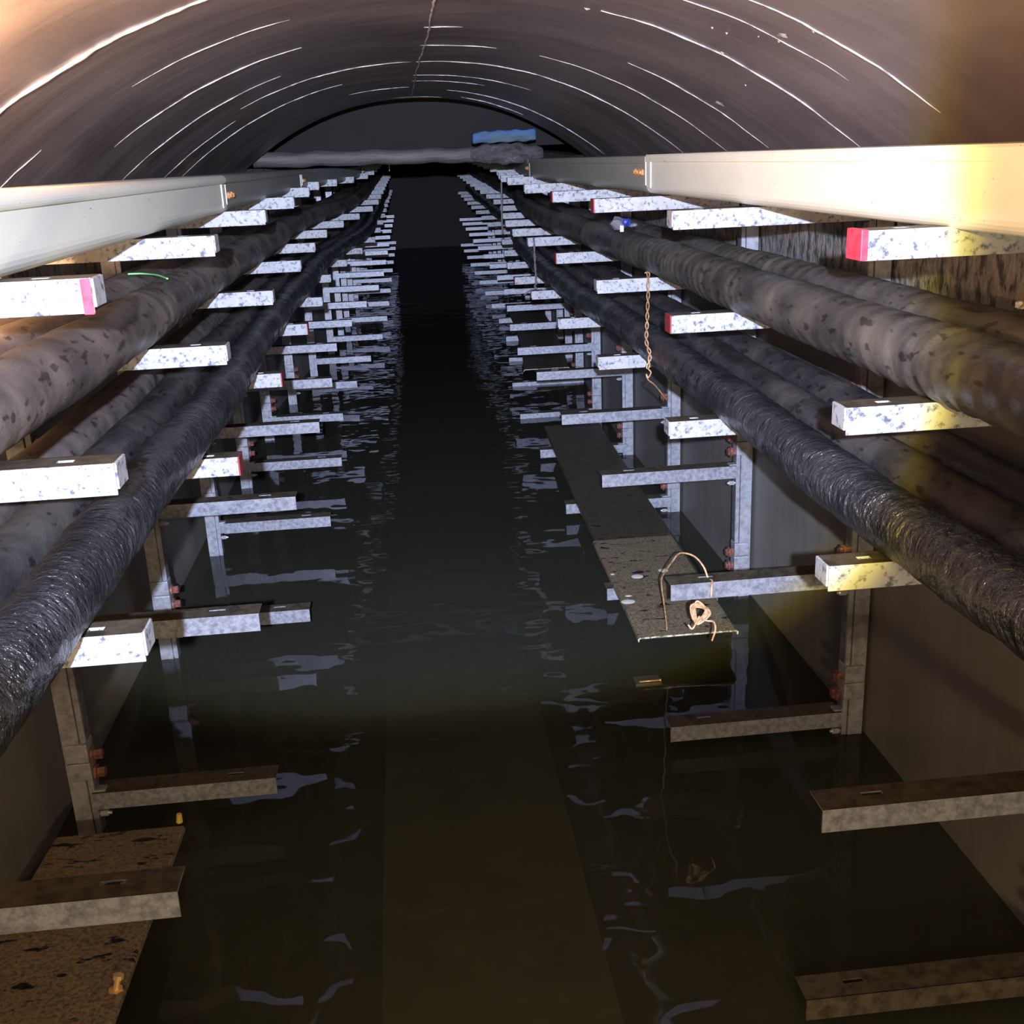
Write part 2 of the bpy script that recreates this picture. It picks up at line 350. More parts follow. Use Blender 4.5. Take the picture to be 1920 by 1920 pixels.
# flood water
ZW = -1.53
bm = bmesh.new(); rows = []
for y in [Y0+.6*i for i in range(38)]:
    cx, cz = path(y); rows.append((bm.verts.new((XL+cx+.001, min(y, YE-.001), ZW)), bm.verts.new((XR+cx-.001, min(y, YE-.001), ZW))))
for a, b in zip(rows, rows[1:]): bm.faces.new((a[0], a[1], b[1], b[0]))
wm = mesh(bm, 'flood_water', 'water')
if wm.polygons[0].normal.z < 0: wm.flip_normals()
w = link('flood_water', wm); tag(w, 'dark murky rippled flood water covering the tunnel floor', 'water', kind='stuff')

# ------------------------------------------------------------------ cable brackets
RZ = [-.1304, -.3774, -.6336, -1.0523, -1.4602]
LZ = [-.1185, -.3519, -.5991, -.9898, -1.4023]
RDX = {(0, 0): (.026, .011), (0, 1): (.015, .002), (0, 2): (0, .007), (0, 3): (.011, -.015), (1, 0): (-.004, -.001), (1, 1): (-.008, .008), (1, 2): (-.01, .008), (1, 3): (-.006, .001), (1, 4): (-.005, .002),
       (2, 0): (-.012, -.005), (2, 1): (-.006, -.011), (2, 2): (-.005, -.004), (2, 3): (-.001, .01), (2, 4): (.01, 0), (3, 0): (-.006, -.007), (3, 1): (.002, -.003), (3, 2): (.004, -.014), (3, 3): (.006, -.004), (3, 4): (.014, .001),
       (4, 0): (-.004, .002), (4, 1): (.003, -.005), (4, 2): (.012, -.01), (4, 3): (.022, -.004), (4, 4): (.027, -.01)}
LDX = {(0, 0): (.011, .001), (0, 1): (.004, .002), (0, 2): (.006, .013), (0, 3): (-.002, -.007), (1, 0): (.002, -.01), (1, 1): (-.001, -.005), (1, 2): (-.003, -.006), (1, 3): (.001, .009), (1, 4): (-.006, -.013),
       (2, 0): (-.003, .002), (2, 1): (-.006, .001), (2, 2): (-.006, -.003), (2, 3): (-.001, -.01), (2, 4): (.005, .013), (3, 0): (-.005, .01), (3, 1): (-.003, .007), (3, 2): (0, .009), (3, 3): (.01, .003), (3, 4): (.018, .012),
       (4, 0): (-.019, .025), (4, 1): (-.016, .006), (4, 2): (-.005, -.002), (4, 3): (.007, -.006), (4, 4): (.018, .001)}
def far_off(side, t):
    # measured drift of the rows past the bend (metres)
    return ((.0, .022) if t < 1 else (.018, -.02 if t < 2 else -.04)) if side > 0 else ((-.045, .035) if t < 1 else (-.025, .01))

def box_arm(length, s):           # closed channel arm: web in front, top flange, open underneath
    bm = bmesh.new(); H, D, T = .043, .052, .003
    x0, x1 = (0, length) if s > 0 else (-length, 0)
    bm_box(bm, x0, x1, 0, T, -H, 0, .0012)
    hx = .055*s
    xa, xb = sorted((hx, hx+.022*s))
    bm_box(bm, x0, xa, T*.5, D, -T, 0); bm_box(bm, xb, x1, T*.5, D, -T, 0)
    bm_box(bm, xa, xb, T*.5, .019, -T, 0); bm_box(bm, xa, xb, .031, D, -T, 0)
    bm_box(bm, x0, x1, D-T, D, -H*.8, 0)
    return bm
def angle_arm(length, s):         # angle arm: web in front, flat top plate with a slot near the tip
    bm = bmesh.new(); H, D, T = .044, .062, .003
    x0, x1 = (0, length) if s > 0 else (-length, 0)
    bm_box(bm, x0, x1, 0, T, -H, 0)
    c = .10*s; xa, xb = sorted((c-.019, c+.019))
    bm_box(bm, x0, xa, T*.5, D, -T, 0); bm_box(bm, xb, x1, T*.5, D, -T, 0)
    bm_box(bm, xa, xb, T*.5, .032, -T, 0); bm_box(bm, xa, xb, .042, D, -T, 0)
    return bm
TIP_R, TIP_L, PR, PL = .6301, -.3873, 1.10, -.825
MESH = {}
for s, ln in ((1, PR-TIP_R), (-1, TIP_L-PL)):
    MESH['box', s] = mesh(box_arm(ln, s), 'arm', 'chalky_zinc')
    MESH['angle', s] = mesh(angle_arm(ln, s), 'arm', 'galvanised_steel')
    for q in ('box', 'angle'):       # dried silt lies on the upward faces
        me = MESH[q, s]; me.materials.append(M['silted_steel'])
        for p in me.polygons:
            if p.normal.z > .9: p.material_index = 1
    MESH['silted', s] = mesh(angle_arm(ln, s), 'arm', 'silted_steel')  # whole arm painted dark, standing in for the weak light below the beam
    for key, mt in (('plain', 'chalky_zinc'), ('red', 'red_paint'), ('redthin', 'dark_red_paint')):
        bm = bmesh.new()
        x0, x1 = sorted((-.0025*s, .0035*s))
        if key == 'redthin':
            x0, x1 = sorted((-.0028*s, .0012*s)); bm_box(bm, x0, x1, -.0006, .0525, -.043, .0006, .001)
        elif key == 'plain': bm_box(bm, x0, x1, .004, .052, -.036, -.001, .001)
        else:
            x0, x1 = sorted((-.004*s, .007*s)); bm_box(bm, x0, x1, -.0012, .053, -.0425, .0012, .0015)
        MESH[key, s] = mesh(bm, 'end_plate', mt)
    # post: slotted channel upright
    bm = bmesh.new()
    a0, a1 = sorted((0, .012*s)); b0, b1 = sorted((.0155*s, .055*s)); c0, c1 = sorted((0, .055*s))
    bm_box(bm, a0, a1, .003, .045, -2.03, -.055); bm_box(bm, b0, b1, 0, .045, -2.03, -.055); bm_box(bm, c0, c1, .012, .045, -2.03, -.06)
    MESH['post', s] = mesh(bm, 'post', 'post_steel')
    bm = bmesh.new(); c0, c1 = sorted((-.003*s, .05*s))
    bm_box(bm, c0, c1, -.006, .046, .052, .10, .003); bm_box(bm, c0, c1, -.004, .046, .002, .050, .003)
    MESH['clamp', s] = mesh(bm, 'clamp', 'post_steel')
bm = bmesh.new(); bm_cyl(bm, (-.008, 0, 0), (1, 0, 0), .019, .006, 14); bm_cyl(bm, (-.016, 0, 0), (1, 0, 0), .013, .032, 6)
MESH['rbolt'] = mesh(bm, 'bolt', 'bolt_red')
bm = bmesh.new(); bm_cyl(bm, (-.010, 0, 0), (1, 0, 0), .008, .018, 6); bm_cyl(bm, (-.016, 0, 0), (1, 0, 0), .004, .032, 8)
MESH['bolt'] = mesh(bm, 'bolt', 'bolt')
MESH['flange'] = {}
for s in (1, -1):
    bm = bmesh.new(); x0, x1 = sorted((.004*s, -.024*s)); bm_box(bm, x0, x1, .008, .036, -.045, .004, .002)
    MESH['flange'][s] = mesh(bm, 'root_plate', 'post_steel')

ORD = ['nearest', 'second', 'third', 'fourth', 'fifth', 'sixth', 'seventh', 'eighth', 'ninth', 'tenth', 'eleventh', 'twelfth', 'thirteenth', 'fourteenth', 'fifteenth', 'sixteenth', 'seventeenth', 'eighteenth']
LAB_R = {0: 'nearest right-wall cable bracket, top arm tipped bright red, third arm yellow-lit',
         1: 'right-wall cable bracket with rusty wire tied to its fourth arm and red bolts',
         2: 'right-wall cable bracket whose bottom arm holds the near end of the wet tray cover',
         3: 'right-wall cable bracket just behind the hanging twisted copper wire, fourth from the camera',
         4: 'fifth right-wall cable bracket from the camera, dark thin wire hanging at its second arm',
         5: 'sixth right-wall cable bracket, last one before the tunnel bends, tips in line'}
LAB_L = {0: 'nearest left-wall cable bracket, top arm with pink-red painted tip beside pale trough',
         1: 'left-wall cable bracket whose bottom arm just touches the water, second from the camera',
         2: 'third left-wall cable bracket from the camera, red bolt on its post above the water',
         3: 'fourth left-wall cable bracket from the camera, bottom arm well clear of the water',
         4: 'fifth left-wall cable bracket from the camera, under the second trough section',
         5: 'sixth left-wall cable bracket from the camera, before the tunnel bends'}
RED = {(1, 0, 0), (1, 1, 1), (1, 2, 0), (1, 3, 0), (1, 3, 1), (1, 5, 2), (-1, 0, 0), (-1, 2, 2), (-1, 3, 2), (-1, 1, 2)}
TOPSHIFT = {}
for s in (1, -1):
    for k in range(18):
        y = (1.5418 if s > 0 else 1.3943) + k
        cx, cz = path(y)
        rx = (PR if s > 0 else PL) + cx
        root = empty('cable_bracket', (rx, y, -1.98))
        side = 'right' if s > 0 else 'left'
        lab = (LAB_R if s > 0 else LAB_L).get(k) or f'{side}-wall cable bracket beyond the crossing pipe, {ORD[k]} from the camera'
        if k == 17: lab = f'farthest {side}-wall cable bracket still visible in the dark beyond the crossing pipe'
        tag(root, lab, 'cable bracket', f'cable brackets along the {side} wall')
        link('post', MESH['post', s], root, (0, .004, 1.98+cz))
        Z = RZ if s > 0 else LZ
        for t in range(5):
            dx, dz = (RDX if s > 0 else LDX).get((k, t), (0, 0))
            if k >= 5:
                dx, dz = far_off(s, t)
            tipx = (TIP_R if s > 0 else TIP_L) + cx + dx
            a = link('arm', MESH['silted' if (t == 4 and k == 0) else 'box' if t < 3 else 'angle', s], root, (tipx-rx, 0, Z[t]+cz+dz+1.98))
            if k <= 9 and t < 3:
                key = 'plain' if (s, k, t) not in RED or (s, k) == (-1, 0) else 'red' if k == 0 else 'redthin'
                e = link('end_plate', MESH[key, s], a)
                if key != 'plain': e['label'] = 'red painted arm tip'
                if (s, k, t) == (-1, 0, 0):
                    bm = bmesh.new(); bm_box(bm, -.0125, -.0005, -.0012, .004, -.044, -.001, .0005)
                    link('paint_band', mesh(bm, 'paint_band', 'red_paint'), a)['label'] = 'pink-red paint band at arm tip'
            if k <= 6 and t >= 2:
                zz = Z[t]+dz+1.98
                link('root_plate', MESH['flange'][s], root, (0, 0, zz))
                rb = link('bolt', MESH['rbolt'], root, (-.013*s, .022, zz+.047)); rb['label'] = 'rust-red bolt head'
                link('bolt', MESH['bolt'], root, (-.012*s, .020, zz-.066))
                if t == 4 or (t == 3 and (k+s) % 2):
                    link('clamp', MESH['clamp', s], root, (0, .001, zz+.035))
                    rb = link('bolt', MESH['rbolt'], root, (-.013*s, .022, zz+.096)); rb['label'] = 'rust-red bolt head'

# ------------------------------------------------------------------ cable troughs
def arc(cx, cz, r, a0, a1, n=6): return [(cx+r*math.cos(a0+(a1-a0)*i/n), cz+r*math.sin(a0+(a1-a0)*i/n)) for i in range(n+1)]
def trough(name, s, xf, ya, yb, zt, zb, label, lipped, joint=True, mt='composite'):
    root = empty(name, (0, 0, 0)); tag(root, label, 'cable trough', 'pale cable troughs along both walls')
    Wd = .20; r = .028
    # outline in (u, z); u = 0 at the aisle face, growing to the wall
    prof = arc(r, zb+r, r, PI, 1.5*PI) + [(Wd, zb), (Wd, zt), (0, zt)]
    P = lambda pr: [(xf + s*u, z) for u, z in pr]
    ny = max(2, int((yb-ya)/.25)); ys = [ya+(yb-ya)*i/ny for i in range(ny+1)]
    bm = bmesh.new(); bm_extrude_y(bm, P(prof), ys)
    me = mesh(bm, 'body', mt); link('body', me, root)
    for p in me.polygons: p.use_smooth = False
    bm = bmesh.new()
    if lipped:  # rolled lid edge
        lid = [(Wd+.004, zt+.001), (Wd+.004, zt+.022)] + [(u, z) for u, z in arc(.006, zt+.009, .013, .5*PI, 1.5*PI, 8)] + [(.012, zt+.001)]
        lid = [(Wd+.004, zt+.001), (Wd+.004, zt+.022)] + arc(.004, zt+.009, .013, .5*PI, 1.25*PI, 8) + [(.004, zt+.001)]
    else:
        lid = [(Wd+.004, zt+.001), (Wd+.004, zt+.017), (-.002, zt+.017), (-.005, zt+.013), (-.005, zt-.004), (0-.0005, zt-.004), (-.0005, zt+.001)]
    bm_extrude_y(bm, P(lid), ys); link('lid', mesh(bm, 'lid', mt), root)
    if joint:
        bm = bmesh.new(); x0, x1 = sorted((xf-s*.003, xf+s*.0))
        cx, cz = path(yb) if yb > 5 else (0, 0)
        bm_box(bm, x0+cx, x1+cx, yb-.055, yb-.002, zb+cz+.018, zt+cz-.003)
        e = link('joint_plate', mesh(bm, 'joint_plate', 'joint'), root); e['label'] = 'bright joint strip'
        bm = bmesh.new(); x0, x1 = sorted((xf-s*.0045, xf+s*.0))
        bm_extrude_y(bm, [(a+cx-(path(yb+.05)[0] if yb > 5 else 0)*0, c+cz) for a, c in [(x0, zb+.025), (x1, zb+.025), (x1, zt-.004), (x0, zt-.004)]], [yb+.004, yb+.012])
        link('joint_rib', mesh(bm, 'joint_rib', 'joint'), root)
        for d in ((.06, .10, .15) if s > 0 else (.05, .11)):
            bm = bmesh.new(); c2 = path(yb+d) if yb > 5 else (0, 0)
            bm_cyl(bm, (xf+c2[0], yb+d, zt-.035+c2[1]), (-s, 0, 0), .010, .008, 8); bm_cyl(bm, (xf+c2[0]-s*.007, yb+d, zt-.035+c2[1]), (-s, 0, 0), .006, .006, 8)
            e = link('joint_bolt', mesh(bm, 'joint_bolt', 'rust'), root); e['label'] = 'rusty orange bolt'
trough('cable_trough', 1, .77, -.4, 3.46, -.026, -.124, 'pale grey cable trough along right wall, nearest section up to the rusty bolted joint', False)
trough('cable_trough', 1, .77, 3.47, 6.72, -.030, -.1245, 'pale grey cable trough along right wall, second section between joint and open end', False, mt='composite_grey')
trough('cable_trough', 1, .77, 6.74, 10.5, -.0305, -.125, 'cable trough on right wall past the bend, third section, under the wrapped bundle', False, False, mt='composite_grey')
trough('cable_trough', -1, -.485, -.4, 3.30, -.036, -.119, 'pale cable trough along left wall with rolled lid edge, nearest section', True)
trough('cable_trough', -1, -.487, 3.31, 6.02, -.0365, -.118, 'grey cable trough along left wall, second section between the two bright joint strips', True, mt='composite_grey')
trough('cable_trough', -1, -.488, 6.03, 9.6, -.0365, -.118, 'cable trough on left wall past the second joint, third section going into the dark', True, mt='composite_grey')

# ------------------------------------------------------------------ cables
def cable(name, label, x, z, r, mt, kind, seed, wob=.006, y1=17.5, group=None):
    rnd = random.Random(seed); ph = [rnd.random()*6.3 for _ in range(8)]
    ys = []; y = -.5
    while y < y1:
        ys.append(y); y += .011 if 0.9 < y < 4.2 else (.03 if y < 8 else .08)
    pts = []
    for y in ys:
        cx, cz = path(y)
        wx = wob*(math.sin(y*1.9+ph[0]) + .6*math.sin(y*4.3+ph[1])); wz = .002*math.sin(y*3.1+ph[2])
        pts.append((x+cx+wx, y, z+cz+wz))
    pitch = {'tape': .062, 'wrap': .06, 'plain': .12, 'soft': .085}[kind]; amp = {'tape': .06, 'wrap': .02, 'plain': .012, 'soft': .03}[kind]
    def rf(i, a, p):
        yy = p.y; q = ((yy + .010*math.sin(2*a+ph[3]) + .02*a/(2*PI) + .022*math.sin(yy*7+ph[4]) + .012*math.sin(yy*19+ph[5]))/pitch) % 1.0
        saw = 1-q if q > .12 else q/.12*.88
        irr = .5+.5*math.sin(yy*3.7+ph[5])
        k = 1 + amp*(saw-.5)*(.5+irr) + .02*math.sin(yy*11+2*a+ph[6]) + .012*math.sin(yy*23+3*a+ph[7])
        if kind == 'wrap': k += .022*math.sin(yy*37+5*math.sin(a+ph[6])) * math.sin(2*a+yy*9) + .012*math.sin(yy*71+4*a)
        return r*k
    bm = bmesh.new(); bm_tube(bm, pts, r, 28, rf)
    o = link(name, mesh(bm, name, mt)); tag(o, label, 'cable', group or 'power cables lying on the bracket arms')
    return o
cable('power_cable', 'mud-grey tape-wrapped cable at front of right-hand second tier', .805, -.319, .056, 'muddy_tape', 'tape', 1)
cable('power_cable', 'mud-grey pitted cable behind the front one on right-hand second tier', .925, -.316, .058, 'muddy_tape', 'tape', 2, .004)
cable('power_cable', 'shiny black crinkle-wrapped cable at front of right-hand third tier', .765, -.577, .052, 'glossy_wrap', 'wrap', 3, .010)
cable('power_cable', 'dull black cable in the middle of right-hand third tier', .88, -.578, .050, 'black_sheath', 'plain', 4, .005)
cable('power_cable', 'dull black muddy cable nearest the wall on right-hand third tier', .995, -.578, .050, 'black_sheath', 'plain', 5, .004)
cable('power_cable', 'dusty brown tape-wrapped cable at front of left-hand second tier', -.562, -.293, .056, 'dusty_tape', 'soft', 6, .004)
cable('power_cable', 'dusty brown cable in the middle of left-hand second tier', -.678, -.293, .054, 'dusty_tape', 'soft', 7, .004)
cable('power_cable', 'dusty brown cable nearest the wall on left-hand second tier', -.776, -.300, .040, 'dusty_tape', 'plain', 8, .002)
cable('power_cable', 'shiny black wrapped cable at front of left-hand third tier', -.490, -.541, .052, 'glossy_wrap', 'wrap', 9, .008)
cable('power_cable', 'dull grey-black cable in the middle of left-hand third tier', -.606, -.544, .049, 'black_sheath', 'plain', 10, .004)
cable('power_cable', 'brown muddy cable nearest the wall on left-hand third tier', -.722, -.540, .053, 'dusty_tape', 'soft', 11, .004)

# ------------------------------------------------------------------ tray covers
def cover(name, label, pl, w, th=.0035, lip=.012, mt='cover'):
    # pl: list of (x_left, y, z) along the run; an inverted shallow tray with small turned-down sides
    root = empty(name, (pl[0][0]+w/2, pl[0][1], pl[0][2])); tag(root, label, 'tray cover', 'loose tray covers on the bottom arms')
    R = root.location
    prof = [(0, -lip), (.002, -.003), (.006, 0), (w-.006, 0), (w-.002, -.003), (w, -lip), (w-.004, -lip), (w-.006, -.0045), (w-.009, -.004), (.009, -.004), (.006, -.0045), (.004, -lip)]
    bm = bmesh.new(); rows = []
    for x, y, z in pl: rows.append([bm.verts.new((x+u-R.x, y-R.y, z+h-R.z)) for u, h in prof])
    n = len(prof)
    for a, b in zip(rows, rows[1:]):
        for i in range(n): bm.faces.new((a[i], a[(i+1) % n], b[(i+1) % n], b[i]))
    bm.faces.new(rows[0][::-1]); bm.faces.new(rows[-1])
    link('panel', mesh(bm, 'panel', mt), root)
    bm = bmesh.new()
    x, y, z = pl[0]
    pts = [(x+u-R.x, y-R.y-.001, z+h-R.z) for u, h in ((.001, -lip), (.001, -.004), (.006, .0005))] + [(x+w*i/16-R.x, y-R.y-.001, z-R.z+.0003) for i in range(1, 16)] + [(x+w-.006-R.x, y-R.y-.001, z+.0005-R.z), (x+w-.001-R.x, y-R.y-.001, z-.004-R.z), (x+w-.001-R.x, y-R.y-.001, z-lip-R.z)]
    bm_tube(bm, pts, .0028, 6, lambda i, a, p: .0032*random.uniform(.6, 1.15))
    e = link('rim', mesh(bm, 'rim', 'edge'), root); e['label'] = 'bare worn bright edge'
    return root
zc = -1.452
c1 = cover('tray_cover', 'wet brown tray cover piece lying on top at near end, tied with rusty wire', [(.652, 3.075, zc+.010), (.655, 3.24, zc+.014), (.66, 3.6, zc+.012), (.668, 4.0, zc+.010)], .318)
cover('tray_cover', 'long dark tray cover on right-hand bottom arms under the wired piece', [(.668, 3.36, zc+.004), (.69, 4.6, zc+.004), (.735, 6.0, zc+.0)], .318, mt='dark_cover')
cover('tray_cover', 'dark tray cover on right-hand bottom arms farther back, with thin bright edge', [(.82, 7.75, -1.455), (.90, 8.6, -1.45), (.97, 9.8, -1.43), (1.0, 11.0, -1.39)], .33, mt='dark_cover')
for (x, y, rx, ry) in ((.757, 3.58, .021, .021), (.678, 3.36, .024, .02), (.86, 3.62, .018, .018), (.645+.03, 3.62, .008, .008), (.66+.03, 3.41, .012, .008)):
    bm = bmesh.new(); n = 16
    vs = [bm.verts.new((x+rx*math.cos(2*PI*i/n)-c1.location.x, y+ry*math.sin(2*PI*i/n)-c1.location.y, zc+.0145-c1.location.z)) for i in range(n)]
    t = bm.verts.new((x-c1.location.x, y-c1.location.y, zc+.0165-c1.location.z))
    for i in range(n): bm.faces.new((vs[i], vs[(i+1) % n], t))
    e = link('hole_plug', mesh(bm, 'hole_plug', 'plug'), c1); e['label'] = 'pale round plugged hole'
c4 = cover('tray_cover', 'brown silty tray cover on nearest left bottom arm, in the lower left corner', [(-.89, 1.446, -1.389), (-.895, 1.8, -1.42), (-.90, 2.30, -1.465)], .30)
# stud with nut on that cover
bm = bmesh.new(); R = c4.location
bm_cyl(bm, (-.61-R.x, 1.70-R.y, -1.42-R.z), (0, 0, 1), .014, .010, 6); bm_cyl(bm, (-.61-R.x, 1.70-R.y, -1.412-R.z), (.25, .3, 1), .006, .022, 8)
bm_cyl(bm, (-.605-R.x, 1.706-R.y, -1.393-R.z), (.25, .3, 1), .010, .008, 8)
e = link('stud', mesh(bm, 'stud', 'brass'), c4); e['label'] = 'brassy stud with nut'
bm = bmesh.new(); bm_cyl(bm, (-.618, 2.325, -1.47), (.1, 0, 1), .008, .022, 10, .006)
tag(link('plastic_scrap', mesh(bm, 'plastic_scrap', 'yellow')), 'small yellow plastic scrap at far corner of lower left cover', 'scrap')

# ------------------------------------------------------------------ wires
def spline(pts, n=10):
    pts = [Vector(p) for p in pts]; out = []
    P = [2*pts[0]-pts[1]] + pts + [2*pts[-1]-pts[-2]]
    for i in range(1, len(P)-2):
        for j in range(n):
            t = j/n; a, b, c, d = P[i-1:i+3]
            out.append(.5*((2*b)+(c-a)*t+(2*a-5*b+4*c-d)*t*t+(3*b-a-3*c+d)*t**3))
    out.append(pts[-1]); return out
def wire(name, label, strands, mt, rad, twist=None, group=None):
    root = empty(name, strands[0][0]); tag(root, label, 'wire', group)
    R = root.location
    for i, st in enumerate(strands):
        sp = spline(st)
        bm = bmesh.new()
        if twist and i == 0:
            for h in (0, PI):
                bm_tube(bm, [p - R + Vector((math.cos(j*twist[1]+h)*twist[0], math.sin(j*twist[1]+h)*twist[0], 0)) for j, p in enumerate(sp)], rad, 6)
        else: bm_tube(bm, [p - R for p in sp], rad, 6)
        link('strand', mesh(bm, 'strand', mt, True), root)
    return root
yw = 3.525
wire('tie_wire', 'twisted rusty copper-coloured wire hanging over second arm of third right bracket',
     [[(.787, yw+.03, -.374), (.787, yw, -.372), (.768, 3.44, -.418), (.746, 3.352, -.464), (.728, 3.28, -.505), (.713, 3.22, -.541), (.709, 3.155, -.570), (.701, 3.15, -.609)], [(.701, 3.15, -.609), (.711, 3.152, -.622), (.702, 3.15, -.636), (.697, 3.15, -.626), (.704, 3.155, -.644), (.735, 3.20, -.672), (.80, 3.33, -.745), (.835, 3.46, -.778)]], 'wire', .0022, (.0042, .55), 'tie wires on the right side')
wire('tie_wire', 'dull thin wire hanging from second arm of the fifth right bracket',
     [[(.659, 5.53, -.385), (.659, 5.52, -.40), (.660, 5.52, -.50), (.663, 5.52, -.598), (.655, 5.52, -.615), (.660, 5.52, -.63), (.63, 5.53, -.64), (.60, 5.53, -.66)]], 'dullwire', .0026, (.003, .7), 'tie wires on the right side')
wire('tie_wire', 'dark thin wire hanging vertically beyond the crossing pipe, right side',
     [[(.683, 7.4, -.15), (.681, 7.4, -.25), (.676, 7.4, -.40), (.68, 7.41, -.48)]], 'dullwire', .006, None, 'tie wires on the right side')
kn = [(.731, 2.575, -1.058), (.733, 2.55, -1.05), (.729, 2.536, -1.056), (.727, 2.534, -1.09)]
cx, cy, cz = .706, 2.55, -1.135
knot = []
rr = random.Random(5)
for i in range(26):
    a = i*2.1; q = .034 if i % 3 else .018
    knot.append((cx+q*math.cos(a)+rr.uniform(-.006, .006), cy+rr.uniform(-.010, .008), cz+q*.8*math.sin(a)+rr.uniform(-.006, .006)))
tail = [(.70, 2.545, -1.15), (.715, 2.53, -1.152), (.732, 2.525, -1.155), (.736, 2.522, -1.175), (.727, 2.52, -1.205)]
tail2 = [(.70, 2.545, -1.145), (.688, 2.53, -1.155), (.675, 2.522, -1.168), (.664, 2.52, -1.155)]
loop = [(.752, 3.13, -1.452), (.748, 3.10, -1.42), (.71, 2.98, -1.285), (.69, 2.92, -1.215), (.677, 2.86, -1.155), (.677, 2.75, -1.071), (.687, 2.70, -1.027), (.711, 2.65, -1.018), (.724, 2.60, -1.03), (.731, 2.575, -1.058)]
wire('tie_wire', 'rusty orange wire looped through fourth arm and knotted, holding the near tray cover', [loop, kn, knot, tail, tail2], 'wire', .0026, None, 'tie wires on the right side')
bm = bmesh.new(); bm_tube(bm, spline([(-.668, 2.815, -.233), (-.64, 2.82, -.234), (-.61, 2.79, -.234), (-.575, 2.72, -.232), (-.54, 2.645, -.234)]), .0022, 6)
tag(link('plastic_strand', mesh(bm, 'plastic_strand', 'green', True)), 'thin bright green plastic strand lying across the brown left-hand second-tier cables', 'strand')

# ------------------------------------------------------------------ pipe across the tunnel, wrapped bundle, blue pad
yp = 7.18
bm = bmesh.new(); bm_tube(bm, [(-.86+1.5*i/40, yp, .047-.022*i/40+.004*math.sin(i*.7)) for i in range(41)], .046, 18, lambda i, a, p: .046*(1+.05*math.sin(i*1.3+a)+random.uniform(-.02, .02)))
tag(link('crossing_pipe', mesh(bm, 'crossing_pipe', 'pipe')), 'dull grey pipe crossing the tunnel just past the end of the vault', 'pipe')
bm = bmesh.new()
def rb(i, a, p):
    e = math.sin(PI*min(1, max(0, (i+1.2)/18)))**.35
    return .062*e*(1+.10*math.sin(i*1.7+2*a)+.06*math.sin(i*.9+5*a)+random.uniform(-.04, .04))
bm_tube(bm, [(.47+.46*i/16, yp-.01, .030-.010*i/16) for i in range(17)], .06, 20, rb)
tag(link('wrapped_bundle', mesh(bm, 'wrapped_bundle', 'film')), 'crumpled film-wrapped bundle around right end of the crossing pipe', 'bundle')
bm = bmesh.new(); nx, ny, nz = 28, 5, 6
bm_box(bm, .49, .885, yp-.07, yp+.09, .093, .162, .012)
bmesh.ops.subdivide_edges(bm, edges=[e for e in bm.edges if e.calc_length() > .1], cuts=14, use_grid_fill=True)
for vtx in bm.verts:
    x = vtx.co.x; vtx.co.z += .004*math.sin(x*60)+random.uniform(-.003, .003)-(.006 if x < .56 and vtx.co.z > .12 else 0); vtx.co.y += random.uniform(-.003, .003)
bl = link('foam_pad', mesh(bm, 'foam_pad', 'blue', True)); tag(bl, 'blue weathered wrapped foam pad lying on the bundle', 'pad')
bl.rotation_euler.y = 0

# ------------------------------------------------------------------ small litter
root = empty('plastic_packet', (.70, 3.66, -.262)); tag(root, 'small crumpled navy and white plastic packet on right cable under third bracket', 'packet')
def crumple(sx, sy, sz, seed, off=(0, 0, 0)):
    rn = random.Random(seed); bm = bmesh.new(); bmesh.ops.create_icosphere(bm, subdivisions=2, radius=1)
    for vtx in bm.verts:
        k = rn.uniform(.6, 1.1); vtx.co = Vector((vtx.co.x*sx*k+off[0], vtx.co.y*sy*k+off[1], vtx.co.z*sz*k+off[2]))
    return bm
root.location = (.735, 3.66, -.232)
link('wrapper', mesh(crumple(.034, .03, .024, 3, (-.012, 0, .012)), 'wrapper', 'greyfilm'), root)
link('label_patch', mesh(crumple(.016, .012, .016, 4, (.004, -.024, .014)), 'label_patch', 'navy'), root)['label'] = 'navy blue printed part'
bm = bmesh.new(); bm_box(bm, -.018, -.006, -.034, -.028, -.014, .006, .001); link('tag', mesh(bm, 'tag', 'whitefilm'), root)['label'] = 'white tag'
link('flap', mesh(crumple(.018, .02, .008, 6, (.030, .0, .004)), 'flap', 'greyfilm'), root)
root = empty('floating_box', (.652, 2.95, ZW)); tag(root, 'small dull plastic box with brass pin floating on the water below the near cover', 'box')
bm = bmesh.new(); bm_box(bm, -.041, .041, -.028, .028, -.012, .010, .004); link('body', mesh(bm, 'body', 'dullplastic'), root)
bm = bmesh.new(); bm_cyl(bm, (-.028, -.020, .013), (1, 0, 0), .0022, .066, 8); bm_cyl(bm, (.034, -.020, .013), (1, 0, 0), .004, .004, 8); link('pin', mesh(bm, 'pin', 'brass', True), root)
bm = crumple(.012, .012, .008, 9); tag(link('stone_chip', mesh(bm, 'stone_chip', 'plug'), None, (.96, 1.64, -.252)), 'pale chip of stone lying on the second-tier right cable', 'stone')

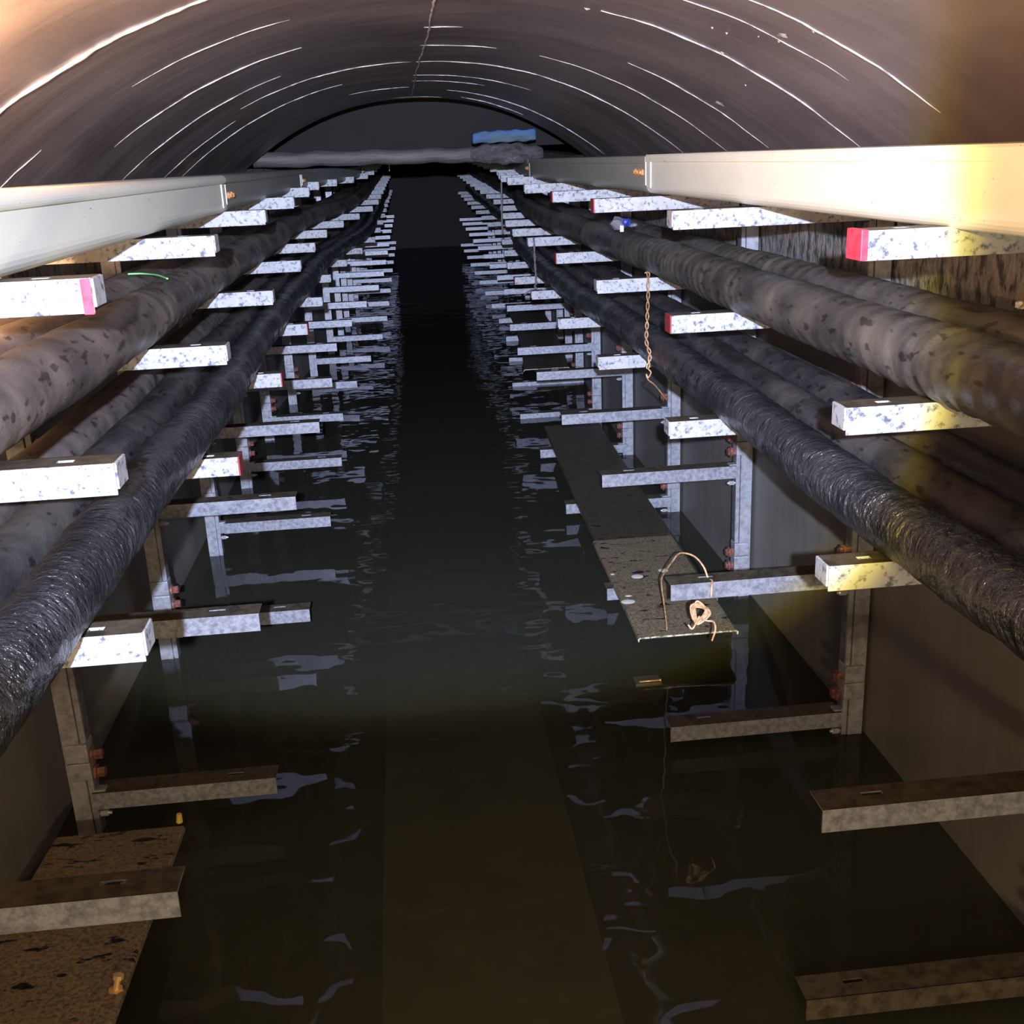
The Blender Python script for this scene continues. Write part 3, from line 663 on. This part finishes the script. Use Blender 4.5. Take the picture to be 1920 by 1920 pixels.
# ------------------------------------------------------------------ light
S.world = bpy.data.worlds.new('world'); S.world.use_nodes = True
S.world.node_tree.nodes['Background'].inputs[0].default_value = (.10, .085, .08, 1)
S.world.node_tree.nodes['Background'].inputs[1].default_value = .05
def lamp(name, kind, loc, color, energy, falloff=None, **kw):
    d = bpy.data.lights.new(name, kind); o = bpy.data.objects.new(name, d); COL.objects.link(o); o.location = loc
    d.color = color; d.energy = energy
    for k, v in kw.items(): setattr(d, k, v)
    if falloff:
        d.use_nodes = True; nt = d.node_tree; em = nt.nodes['Emission']
        f = nt.nodes.new('ShaderNodeLightFalloff'); f.inputs['Strength'].default_value = 1.0
        nt.links.new(f.outputs[falloff], em.inputs['Strength'])
    return o
def aim(o, az, el, roll=0):
    d = Vector((math.sin(az)*math.cos(el), math.cos(az)*math.cos(el), math.sin(el)))
    r = Vector((math.cos(az), -math.sin(az), 0)); u = r.cross(d)
    r, u = math.cos(roll)*r+math.sin(roll)*u, math.cos(roll)*u-math.sin(roll)*r
    o.matrix_world = Matrix(((r.x, u.x, -d.x, o.location.x), (r.y, u.y, -d.y, o.location.y), (r.z, u.z, -d.z, o.location.z), (0, 0, 0, 1)))
LT = (-.04, -.37, .13)
AZ, EL = math.radians(1), math.radians(-6)
t1 = lamp('torch', 'SPOT', LT, (1, 1, 1), 300, None, spot_size=math.radians(75), spot_blend=.0, shadow_soft_size=.012)
aim(t1, AZ, EL)
# the torch throws a rounded-square beam with a yellow fringe at its rim
d = t1.data; d.use_nodes = True; nt = d.node_tree; em = nt.nodes['Emission']
f = N(nt, 'ShaderNodeLightFalloff'); f.inputs['Strength'].default_value = 1.0; nt.links.new(f.outputs['Linear'], em.inputs['Strength'])
ge = N(nt, 'ShaderNodeNewGeometry')
mw = t1.matrix_world.to_3x3(); rv, uv, dv = mw.col[0], mw.col[1], -mw.col[2]
def math2(op, a, b):
    n = N(nt, 'ShaderNodeMath', operation=op)
    for i, v in enumerate((a, b)):
        if isinstance(v, (int, float)): n.inputs[i].default_value = v
        elif v is not None: nt.links.new(v, n.inputs[i])
    return n.outputs[0]
def dot(vec):
    n = N(nt, 'ShaderNodeVectorMath', operation='DOT_PRODUCT'); nt.links.new(ge.outputs['Incoming'], n.inputs[0]); n.inputs[1].default_value = vec
    return n.outputs['Value']
dd = dot(dv)
q = []
for vec, half in ((rv, 23.0), (uv, 21.6)):
    t = math2('DIVIDE', math2('DIVIDE', dot(vec), dd), math.tan(math.radians(half)))
    q.append(math2('POWER', math2('ABSOLUTE', t, None), 2.8))
rad = math2('POWER', math2('ADD', q[0], q[1]), 1/2.8)
rad = math2('MULTIPLY', rad, .5)
edge = ramp(nt, rad, [(0, (.67, .755, 1.0)), (.44, (.67, .755, 1.0)), (.475, (.50, .50, .52)), (.495, (.16, .14, .10)), (.515, (0, 0, 0))])
side = N(nt, 'ShaderNodeMapRange'); side.inputs['From Min'].default_value = .35; side.inputs['From Max'].default_value = .6
nt.links.new(math2('DIVIDE', math2('DIVIDE', dot(rv), dd), math.tan(math.radians(23))), side.inputs['Value'])
col = ramp(nt, rad, [(0, (.67, .755, 1.0)), (.455, (.67, .755, 1.0)), (.480, (.70, .64, .40)), (.490, (.44, .37, .02)), (.500, (.26, .18, .01)), (.512, (0, 0, 0))])
nt.links.new(mixc(nt, side.outputs[0], edge, col), em.inputs['Color'])
lamp('entrance_lamp', 'POINT', (.12, -.60, -.85), (1.0, .76, .44), 80, None, shadow_soft_size=.10)  # added low warm fill, unseen: lifts the wall more than the water
lamp('entrance_lamp', 'POINT', (.30, -.70, .0), (1.0, .70, .40), 24, None, shadow_soft_size=.08)
lamp('wall_lamp', 'POINT', (-.69, 1.50, .0), (1.0, .58, .27), 105, None, shadow_soft_size=.05)
